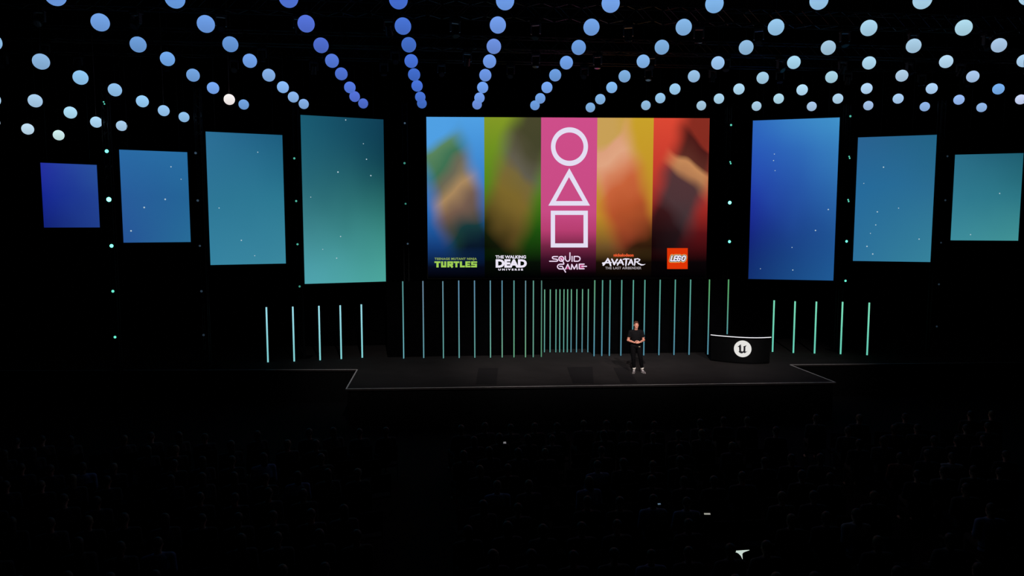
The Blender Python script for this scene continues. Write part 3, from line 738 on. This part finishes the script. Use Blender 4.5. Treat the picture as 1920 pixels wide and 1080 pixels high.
# ------------------------------------------------------------------ people
def hand(bm, wrist, d, n, side, curl=.35, sc=1.0, spread=.1):
    """palm, four unequal fingers bent towards n and a thumb off the side of the palm"""
    wrist = Vector(wrist); d = Vector(d).normalized(); n = Vector(n); n = (n - d*n.dot(d)).normalized(); l = d.cross(n)*side
    capsule(bm, [wrist - d*.02*sc, wrist+d*.03*sc, wrist+d*.085*sc], [.024*sc, .036*sc, .04*sc], 12, l, .42)
    for i, (o, ln) in enumerate(((-.032, .068), (-.011, .078), (.010, .074), (.030, .058))):
        base = wrist + d*.085*sc + l*o*sc; p = base; dd = (d + l*o*spread*10).normalized(); P = [p - dd*.015*sc, p]; a = 0
        for s in (.45, .31, .24):
            a += curl*(.8+.12*i); q = dd*math.cos(a) + n*math.sin(a); p = p + q*ln*s*sc; P.append(p)
        capsule(bm, P, [.0095*sc, .0092*sc, .0088*sc, .008*sc, .007*sc], 8)
    b = wrist + d*.028*sc - l*.03*sc
    q1 = (d*.6 - l*.75 + n*.25).normalized(); q2 = (d*.9 - l*.2 + n*.3).normalized()
    capsule(bm, [b, b+q1*.036*sc, b+q1*.036*sc+q2*.028*sc, b+q1*.036*sc+q2*.05*sc], [.014*sc, .012*sc, .0105*sc, .009*sc], 8)

def ringz(c, rx, ry, n=20, tw=0): return [(c[0]+rx*math.cos(2*math.pi*k/n), c[1]+ry*math.sin(2*math.pi*k/n), c[2]) for k in range(n)]

def head(bm, c, turn=0.0, nod=0.0):
    """head centred on c, face towards -Y, eyes at half height"""
    h = bmesh.new()
    ball(h, (0, .01, .02), (.075, .092, .095), 24, 16)          # skull
    ball(h, (0, -.02, -.040), (.062, .068, .072), 20, 12)       # face and jaw
    capsule(h, [(-.018, -.062, -.098), (.018, -.062, -.098)], .018, 8)   # chin
    capsule(h, [(-.052, .0, -.06), (-.044, -.03, -.080), (-.022, -.058, -.094)], .016, 8); capsule(h, [(.052, .0, -.06), (.044, -.03, -.080), (.022, -.058, -.094)], .016, 8)
    capsule(h, [(0, -.08, .012), (0, -.094, -.014), (0, -.104, -.03)], [.008, .010, .013], 8)   # nose
    ball(h, (-.012, -.092, -.033), .009, 8, 6); ball(h, (.012, -.092, -.033), .009, 8, 6)
    capsule(h, [(-.045, -.070, .026), (-.018, -.083, .028)], .008, 8); capsule(h, [(.045, -.070, .026), (.018, -.083, .028)], .008, 8)  # brow
    capsule(h, [(-.022, -.080, -.060), (0, -.087, -.058), (.022, -.080, -.060)], .006, 8)       # lips
    capsule(h, [(-.018, -.079, -.069), (0, -.085, -.070), (.018, -.079, -.069)], .0065, 8)
    ball(h, (-.040, -.050, -.024), (.022, .026, .026), 10, 8); ball(h, (.040, -.050, -.024), (.022, .026, .026), 10, 8); ball(h, (-.03, -.055, -.058), (.024, .022, .026), 10, 8); ball(h, (.03, -.055, -.058), (.024, .022, .026), 10, 8)   # cheeks
    for s in (-1, 1):
        capsule(h, [(s*.076, .005, .02), (s*.082, .012, 0), (s*.076, .006, -.03)], [.013, .014, .009], 8, Vector((0, 1, 0)), .55)
    M = Matrix.Translation(c) @ Matrix.Rotation(turn, 4, 'Z') @ Matrix.Rotation(nod, 4, 'X')
    bmesh.ops.transform(h, matrix=M, verts=h.verts)
    me = bpy.data.meshes.new('h'); h.to_mesh(me); h.free(); bm.from_mesh(me); bpy.data.meshes.remove(me)
    return M

SKIN = surf('skin_warm', (190, 128, 108), .55, noise_amt=.08, scale=14)
SKINS = [surf('skin_a', (170, 120, 100), .6, noise_amt=.08), surf('skin_b', (120, 80, 62), .6, noise_amt=.08), surf('skin_c', (200, 150, 128), .6, noise_amt=.08)]

def presenter():
    f = on_z(1191.5, 699, SZ)
    r = empty('person', (f.x, f.y, SZ+.009), 0, 'presenter in a black t-shirt and dark trousers standing with hands clasped', 'person')
    r.rotation_euler = (0, 0, math.atan2(f.x, f.y)*-.3)
    LH, RH = Vector((.10, 0, .93)), Vector((-.10, 0, .93))
    la, ra = Vector((.235, .02, .09)), Vector((-.045, .02, .09))
    lk, rk = Vector((.165, -.02, .51)), Vector((-.085, -.02, .51))
    # body
    b = bmesh.new()
    rings(b, [ringz((0, .0, .86), .13, .09), ringz((0, 0, .94), .165, .11), ringz((0, 0, 1.04), .148, .10), ringz((0, 0, 1.14), .145, .098), ringz((0, -.005, 1.26), .165, .112), ringz((0, 0, 1.37), .175, .11), ringz((0, .005, 1.44), .15, .09), ringz((0, .01, 1.485), .085, .065)])
    capsule(b, [(0, .012, 1.46), (0, .0, 1.58)], [.062, .056], 14)
    for s, hp, k, a in ((1, LH, lk, la), (-1, RH, rk, ra)):
        capsule(b, [hp, (hp+k)/2, k], [.088, .076, .056], 14)
        capsule(b, [k, k*.65+a*.35+Vector((0, .012, 0)), a], [.054, .050, .034], 14)
        # foot
        capsule(b, [a+Vector((0, .03, -.045)), a+Vector((s*.02, -.06, -.055)), a+Vector((s*.05, -.145, -.065))], [.034, .036, .026], 12, Vector((1, 0, 0)), .8)
        sh = Vector((s*.185, .0, 1.415)); el = Vector((s*.272, .02, 1.125)); wr = Vector((s*.088, -.235 if s > 0 else -.19, 1.085 + s*.008))
        capsule(b, [Vector((s*.10, 0, 1.43)), sh], [.065, .064], 12); capsule(b, [sh, (sh+el)/2, el], [.06, .05, .043], 12)
        capsule(b, [el, el*.6+wr*.4, wr], [.044, .042, .028], 12)
        dd = Vector((-s*.98, -.04, -.10 if s > 0 else .05))
        hand(b, wr, dd, Vector((0, 1.0, -.1)) if s > 0 else Vector((0, .9, .4)), s, .3 if s > 0 else .38)
    M = head(b, Vector((0, -.015, 1.655)), .06, .02)
    body = link('body', baked(b, .0048, 1), SKIN, r); 
    # eyes, hair, beard shadow left to the skin itself
    for s in (-1, 1):
        e = bmesh.new(); ball(e, (s*.029, -.0655, .008), (.013, .0115, .0078), 12, 8); bmesh.ops.transform(e, matrix=M, verts=e.verts)
        eo = obj('eye', e, surf('eye_white', (210, 205, 200), .3, noise_amt=0), r, smooth=True)
        e = bmesh.new(); ball(e, (s*.029, -.0722, .008), .0058, 10, 6); bmesh.ops.transform(e, matrix=M, verts=e.verts)
        obj('iris', e, surf('iris_dark', (40, 28, 20), .3), eo, smooth=True)
    h = bmesh.new(); ball(h, (0, .022, .045), (.081, .092, .086), 20, 14); ball(h, (0, -.045, .098), (.052, .038, .026), 12, 8)
    for s in (-1, 1): capsule(h, [(s*.068, .0, .05), (s*.072, .02, -.01)], [.016, .010], 8)
    for q in range(26):
        a = random.uniform(-1.2, 1.2); bb = random.uniform(-.4, 1.0); pnt = Vector((math.sin(a)*.07, bb*.07, .045+math.cos(a)*.085*math.sqrt(max(.1, 1-bb*bb*.6))))
        ball(h, pnt, random.uniform(.012, .02), 8, 6)
    bmesh.ops.transform(h, matrix=M, verts=h.verts)
    link('hair', baked(h, .006, 1), surf('hair_auburn', (74, 38, 22), .6, scale=60), r)
    # t-shirt
    b = bmesh.new()
    rings(b, [ringz((0, .0, .925), .190, .134), ringz((0, 0, 1.04), .172, .121), ringz((0, 0, 1.14), .166, .116), ringz((0, -.005, 1.26), .186, .128), ringz((0, 0, 1.37), .194, .126), ringz((0, .005, 1.44), .165, .105), ringz((0, .01, 1.492), .09, .078)])
    for s in (1, -1):
        sh = Vector((s*.19, .0, 1.41)); el = Vector((s*.272, .02, 1.125)); e2 = sh*.42+el*.58
        capsule(b, [Vector((s*.10, 0, 1.425)), sh], [.078, .078], 12); tube(b, [sh+Vector((0, 0, .02)), (sh+e2)/2, e2], [.074, .072, .070], 14)
    link('t_shirt', baked(b, .009, 1), surf('cloth_black', (17, 16, 18), .9, scale=30, spec=.05), r)
    # trousers
    b = bmesh.new()
    rings(b, [ringz((0, .0, .86), .14, .105), ringz((0, 0, .93), .178, .122), ringz((0, 0, .985), .17, .118)])
    for s, hp, k, a in ((1, LH, lk, la), (-1, RH, rk, ra)):
        tube(b, [hp+Vector((0, 0, .02)), (hp+k)/2, k, (k+a)/2+Vector((0, .01, 0)), a+Vector((0, .005, .07))], [.102, .092, .074, .066, .054], 16)
    link('trousers', baked(b, .010, 1), surf('cloth_charcoal', (11, 10, 12), .9, scale=30, spec=.05), r)
    b = bmesh.new(); rings(b, [ringz((0, 0, .915), .186, .130), ringz((0, 0, .948), .186, .130)]); obj('belt', b, surf('belt_black', (16, 15, 15), .4), r, smooth=True)
    b = bmesh.new(); box(b, .07, .125, -.140, -.126, .905, .935, bev=.003); obj('belt_buckle', b, surf('buckle', (190, 175, 150), .3, .8), r)
    for s, a in ((1, la), (-1, ra)):
        b = bmesh.new(); tube(b, [a+Vector((0, .005, .005)), a+Vector((0, .005, .085))], [.049, .056], 16); obj('sock', b, surf('sock_white', (235, 225, 215), .8, noise_amt=.05), r, smooth=True)
        b = bmesh.new(); off = Vector((0, 0, 0))
        capsule(b, [a+Vector((0, .045, -.05)), a+Vector((s*.02, -.06, -.052)), a+Vector((s*.055, -.165, -.062))], [.040, .044, .034], 14, Vector((1, 0, 0)), .9)
        tube(b, [a+Vector((0, .012, -.05)), a+Vector((0, .01, .012))], [.046, .05], 14)
        mm = baked(b, .008, 1)
        for v in mm.vertices: v.co.z = max(v.co.z, .016)
        sho = link('shoe', mm, surf('shoe_pattern', (120, 108, 112), .6, noise_amt=.75, scale=18), r)
        b = bmesh.new()
        cs = [a+Vector((0, .06, 0)), a+Vector((s*.018, -.06, 0)), a+Vector((s*.055, -.18, 0))]
        pl = []
        for sd in (1, -1):
            for c_, w_ in (list(zip(cs, (.034, .046, .034)))[::sd]): pl.append((c_.x+sd*w_, c_.y))
        prism(b, pl, 0, .022); obj('sole', b, surf('sole_light', (190, 180, 176), .6), sho)
        for t in (.25, .45, .65):
            b = bmesh.new(); c_ = a + Vector((s*.02, -.03-.09*t, -.01-.02*t)); capsule(b, [c_+Vector((-.028, 0, -.006)), c_+Vector((0, 0, .006)), c_+Vector((.028, 0, -.006))], .006, 6)
            obj('lace', b, surf('lace_white', (225, 220, 220), .7), sho)
    b = bmesh.new(); tube(b, [Vector((.150, -.152, 1.094)), Vector((.130, -.178, 1.094))], [.038, .037], 14); obj('watch', b, surf('watch_grey', (150, 160, 165), .3, .6), r, smooth=True)
presenter()

# seated audience: built once per type, copied to the seats
def seated(variant):
    b = bmesh.new()
    lean = (.02, -.05, .06)[variant]
    rings(b, [ringz((0, .02, .47), .17, .13, 14), ringz((0, 0, .58), .155, .11, 14), ringz((0, lean*.3, .72), .15, .105, 14), ringz((0, lean*.6, .86), .175, .115, 14), ringz((0, lean, .99), .17, .1, 14), ringz((0, lean, 1.05), .085, .07, 14)])
    capsule(b, [(0, lean, 1.03), (0, lean-.01, 1.13)], [.058, .054], 10)
    for s in (1, -1):
        capsule(b, [(s*.09, 0, .52), (s*.11, -.22, .53), (s*.12, -.44, .52)], [.085, .075, .06], 10)
        capsule(b, [(s*.12, -.44, .50), (s*.12, -.45, .3), (s*.12, -.44, .10)], [.055, .053, .036], 10)
        capsule(b, [(s*.12, -.42, .05), (s*.125, -.50, .045), (s*.13, -.58, .035)], [.036, .036, .027], 8)
        sh = Vector((s*.185, lean, .98)); el = Vector((s*.222, -.02, .70)); wr = Vector((s*.11, -.25, .66))
        capsule(b, [(s*.1, lean, .99), sh], [.062, .06], 10); capsule(b, [sh, el], [.056, .043], 10); capsule(b, [el, wr], [.042, .028], 10)
        hand(b, wr, Vector((-s*.25, -.95, -.12)), Vector((0, -.1, -1)), s, .3)
    M = head(b, Vector((0, lean-.02, 1.195)), (.0, .25, -.2)[variant], (.0, .08, -.05)[variant])
    bd = baked(b, .012, 1)
    h = bmesh.new()
    if variant == 1:
        ball(h, (0, .022, .03), (.088, .098, .098), 16, 10); capsule(h, [(0, .06, .0), (0, .075, -.10), (0, .07, -.18)], [.075, .07, .05], 10, Vector((1, 0, 0)), .6)
    elif variant == 0:
        ball(h, (0, .022, .045), (.082, .094, .088), 16, 10)
    else:
        ball(h, (0, .02, .04), (.086, .096, .09), 16, 10); ball(h, (0, .09, .03), .045, 12, 8)
    bmesh.ops.transform(h, matrix=M, verts=h.verts); hr = baked(h, .012, 1)
    b = bmesh.new()
    rings(b, [ringz((0, .02, .47), .185, .15, 14), ringz((0, 0, .58), .172, .13, 14), ringz((0, lean*.3, .72), .168, .122, 14), ringz((0, lean*.6, .86), .195, .132, 14), ringz((0, lean, .99), .19, .115, 14), ringz((0, lean, 1.06), .095, .085, 14)])
    for s in (1, -1):
        sh = Vector((s*.188, lean, .98)); el = Vector((s*.222, -.02, .70)); wr = Vector((s*.11, -.25, .66))
        capsule(b, [(s*.1, lean, .99), sh], [.074, .072], 10); tube(b, [sh+Vector((0, 0, .02)), el], [.07, .058], 10)
        if variant != 0: tube(b, [el+Vector((0, .02, 0)), wr], [.057, .04], 10)
    st_ = baked(b, .014, 1)
    b = bmesh.new()
    rings(b, [ringz((0, .02, .445), .17, .14, 14), ringz((0, .01, .56), .178, .135, 14)])
    for s in (1, -1):
        capsule(b, [(s*.09, 0, .525), (s*.11, -.22, .535), (s*.12, -.44, .525)], [.088, .082, .072], 10)
        tube(b, [(s*.12, -.44, .52), (s*.12, -.45, .3), (s*.12, -.44, .12)], [.07, .065, .055], 10)
    tr = baked(b, .014, 1)
    b = bmesh.new()
    for s in (1, -1): capsule(b, [(s*.12, -.40, .045), (s*.125, -.50, .048), (s*.13, -.60, .04)], [.044, .045, .036], 8)
    sh_ = baked(b, .012, 1)
    return bd, hr, st_, tr, sh_
TYPES = [seated(i) for i in range(3)]
def chair_parts():
    out = []
    b = bmesh.new(); box(b, -.23, .23, -.22, .25, .345, .40, bev=.02); out.append(('seat', b, 0))
    b = bmesh.new(); box(b, -.22, .22, .25, .29, .50, .90, bev=.015); out.append(('backrest', b, 0))
    for s in (-1, 1):
        b = bmesh.new(); tube(b, [(s*.21, -.20, 0), (s*.21, -.18, .35)], .011, 6); out.append(('leg', b, 1))
        b = bmesh.new(); tube(b, [(s*.21, .29, 0), (s*.21, .245, .38), (s*.21, .275, .86)], .011, 6); out.append(('leg', b, 1))
    res = []
    for n, b, k in out:
        me = bpy.data.meshes.new(n); bmesh.ops.recalc_face_normals(b, faces=b.faces); b.to_mesh(me); b.free(); res.append((n, me, k))
    return res
CH = chair_parts(); chm = [surf('seat_fabric', (22, 22, 26), .9, spec=.1), surf('chair_metal', (40, 40, 42), .4, .7)]
for n, me, k in CH: me.materials.append(chm[k])

HAIRS = [surf('hair_dark', (22, 17, 14), .6, scale=50), surf('hair_brown', (48, 32, 22), .6, scale=50), surf('hair_fair', (110, 88, 58), .6, scale=50)]
SHIRTS = [surf('shirt_navy', (24, 28, 42), .85), surf('shirt_black', (16, 16, 18), .85), surf('shirt_grey', (52, 54, 58), .85)]
SH_BLUE = surf('shirt_blue', (105, 125, 165), .85); SH_PALE = surf('shirt_pale', (150, 155, 165), .85); SH_RUST = surf('shirt_rust', (120, 60, 36), .85)
TROU = surf('trousers_dark', (20, 20, 24), .9); SHOE = surf('shoes_dark', (14, 13, 13), .5)
meshcache = {}
def part(name, me, mat, parent):
    key = (me.name, mat.name)
    if key not in meshcache:
        m2 = me.copy(); m2.materials.clear(); m2.materials.append(mat); meshcache[key] = m2
    o = bpy.data.objects.new(name, meshcache[key]); COL.objects.link(o); o.parent = parent
    return o
# notable people, by where they sit: (pixel of the shoulders, shirt material, label)
NOTE = [
 ((148, 893), SH_BLUE, 'audience member in a blue shirt seated apart near the left front rows'),
 ((505, 883), SH_BLUE, 'audience member in a blue shirt in the left block, farther from the aisle'),
 ((545, 900), SH_BLUE, 'audience member in a blue top beside the left aisle of the hall'),
 ((300, 1068), SH_BLUE, 'audience member in a blue shirt in the nearest row on the left'),
 ((930, 948), SH_BLUE, 'audience member in a blue top in the middle of the hall, alone'),
 ((1110, 893), SH_BLUE, 'audience member in a blue top toward the front, middle block'),
 ((1120, 918), SH_BLUE, 'audience member in a blue top a row behind another blue top'),
 ((1197, 968), SH_BLUE, 'left one of two neighbours in blue shirts, middle block'),
 ((1246, 968), SH_BLUE, 'right one of two neighbours in blue shirts, middle block'),
 ((1192, 1045), SH_BLUE, 'audience member in a blue shirt near the bottom, left of the bright tablet'),
 ((1718, 880), SH_RUST, 'audience member in a rust brown top in the right block'),
 ((1818, 875), SH_PALE, 'audience member in a pale grey top toward the right wall'),
 ((1900, 990), SH_BLUE, 'audience member in a blue top at the far right edge'),
 ((1650, 1005), SH_PALE, 'audience member in a pale top, right block near the front of view'),
]
rows = [17.7 - 1.02*i for i in range(10)]
seats = []
PITCH = .62
for ri, Y in enumerate(rows):
    xc0 = Y*math.tan(YAW); half = Y*.74
    x = -11.4 + (ri % 2)*.31
    while x < 17.0:
        inview = (xc0-half-.3) < x < (xc0+half+.3)
        aisle = (-.6 < x+.75 < .95) or (8.2 < x < 9.5)
        if inview and not aisle: seats.append([x, Y, ri])
        x += PITCH
taken = {}
for px, mt, lb in NOTE:
    p = on_z(px[0], px[1], 1.02)
    best = min((s for s in seats if (s[0], s[1]) not in taken), key=lambda s: (s[0]-p.x)**2 + (s[1]-p.y)**2)
    taken[(best[0], best[1])] = (mt, lb)
print('SEATS', len(seats))
npers = 0
rowname = ['front', 'second', 'third', 'fourth', 'fifth', 'sixth', 'seventh', 'eighth', 'ninth', 'tenth']
for si, (x, Y, ri) in enumerate(seats):
    rz = math.pi + math.atan2(x-4.8, 27-Y)*-.6
    note = taken.get((x, Y))
    blk = 'left' if x < -.75 else ('middle' if x < 8.8 else 'right')
    c = empty('audience_chair', (x, Y, 0), rz, 'dark audience chair in the %s row of the %s seating block' % (rowname[ri], blk), 'chair', 'dark chairs, %s row, %s block' % (rowname[ri], blk))
    for n, me, k in (CH if ri > 5 else CH[:2]+CH[3:4]+CH[5:6]):
        o = bpy.data.objects.new(n, me); COL.objects.link(o); o.parent = c
    if not note and random.random() < .26: continue
    v = random.randrange(3); bd, hr, st_, tr, sho = TYPES[v]
    if note: lb, gp, mt = note[1], None, note[0]
    else: lb, gp, mt = 'dark-clothed audience member seen from behind, %s row of the %s block' % (rowname[ri], blk), 'dark-clothed audience, %s row, %s block' % (rowname[ri], blk), SHIRTS[random.randrange(3)]
    r = empty('person', (x+random.uniform(-.03, .03), Y+random.uniform(.0, .03), 0), rz+random.uniform(-.06, .06), lb, 'person', gp)
    sc = random.uniform(.96, 1.03); r.scale = (sc, sc, sc)
    part('body', bd, SKINS[random.randrange(3)], r); part('hair', hr, HAIRS[random.choice((0, 0, 1, 1, 2))], r)
    part('top', st_, mt, r); part('trousers', tr, TROU, r)
    if ri > 6: part('shoes', sho, SHOE, r)
    npers += 1
print('PEOPLE', npers)

# lit screens held in the audience
def tablet(u, v, z, w_, h_, tilt, rz, colr, st_, name, label):
    p = on_z(u, v, z)
    r = empty(name, p, rz, label, name.replace('_', ' '))
    M = Matrix.Rotation(tilt, 4, 'X')
    bm = bmesh.new(); box(bm, -w_/2-.008, w_/2+.008, 0, .009, -h_/2-.008, h_/2+.008, bev=.002); bmesh.ops.transform(bm, matrix=M, verts=bm.verts); obj('case', bm, BLACK_PAINT, r)
    bm = bmesh.new(); box(bm, -w_/2, w_/2, -.002, 0, -h_/2, h_/2); bmesh.ops.transform(bm, matrix=M, verts=bm.verts); obj('display', bm, em(colr, st_), r)
    return r
tb = tablet(1394.5, 1040, .95, .245, .15, -.9, .04, (196, 214, 204), 1.0, 'tablet', 'bright tablet showing a glowing corner between added dark masks, near the bottom')
for pts in ([(-.14, .034), (-.115, .042), (-.085, .018), (-.062, -.02), (-.052, -.09), (-.14, -.09)], [(.13, .066), (.05, .046), (.0, .03), (-.022, .01), (-.034, -.03), (-.05, -.09), (.14, -.09), (.14, .06)]):  # added masks stand in for the heads and shoulders hiding the display
    bm = bmesh.new(); M = Matrix.Rotation(-.9, 4, 'X')
    a_ = [bm.verts.new((x, -.004, z)) for x, z in pts]; b_ = [bm.verts.new((x, -.010, z)) for x, z in pts]
    bm.faces.new(a_); bm.faces.new(list(reversed(b_)))
    for i in range(len(pts)): bm.faces.new((a_[i], b_[i], b_[(i+1) % len(pts)], a_[(i+1) % len(pts)]))
    bmesh.ops.triangulate(bm, faces=[f for f in bm.faces if len(f.verts) > 4])
    bmesh.ops.transform(bm, matrix=M, verts=bm.verts); obj('added_display_mask', bm, BLACK_PAINT, tb)
tablet(1326, 963.5, .96, .115, .03, -.8, -.1, (170, 170, 160), .8, 'phone', 'dim lit phone held in the audience, above the bright tablet')
tablet(944, 830.5, 1.0, .13, .06, -.8, .1, (125, 125, 128), .8, 'phone', 'small grey lit phone in the front rows, left of centre')
tablet(1236, 945, .875, .06, .03, -.8, .1, (90, 115, 135), .7, 'phone', 'tiny bluish lit phone above two blue shirted people')
tablet(1656, 838.5, .74, .05, .03, -.8, .1, (120, 120, 130), .6, 'phone', 'tiny lit phone in the front rows of the right block')
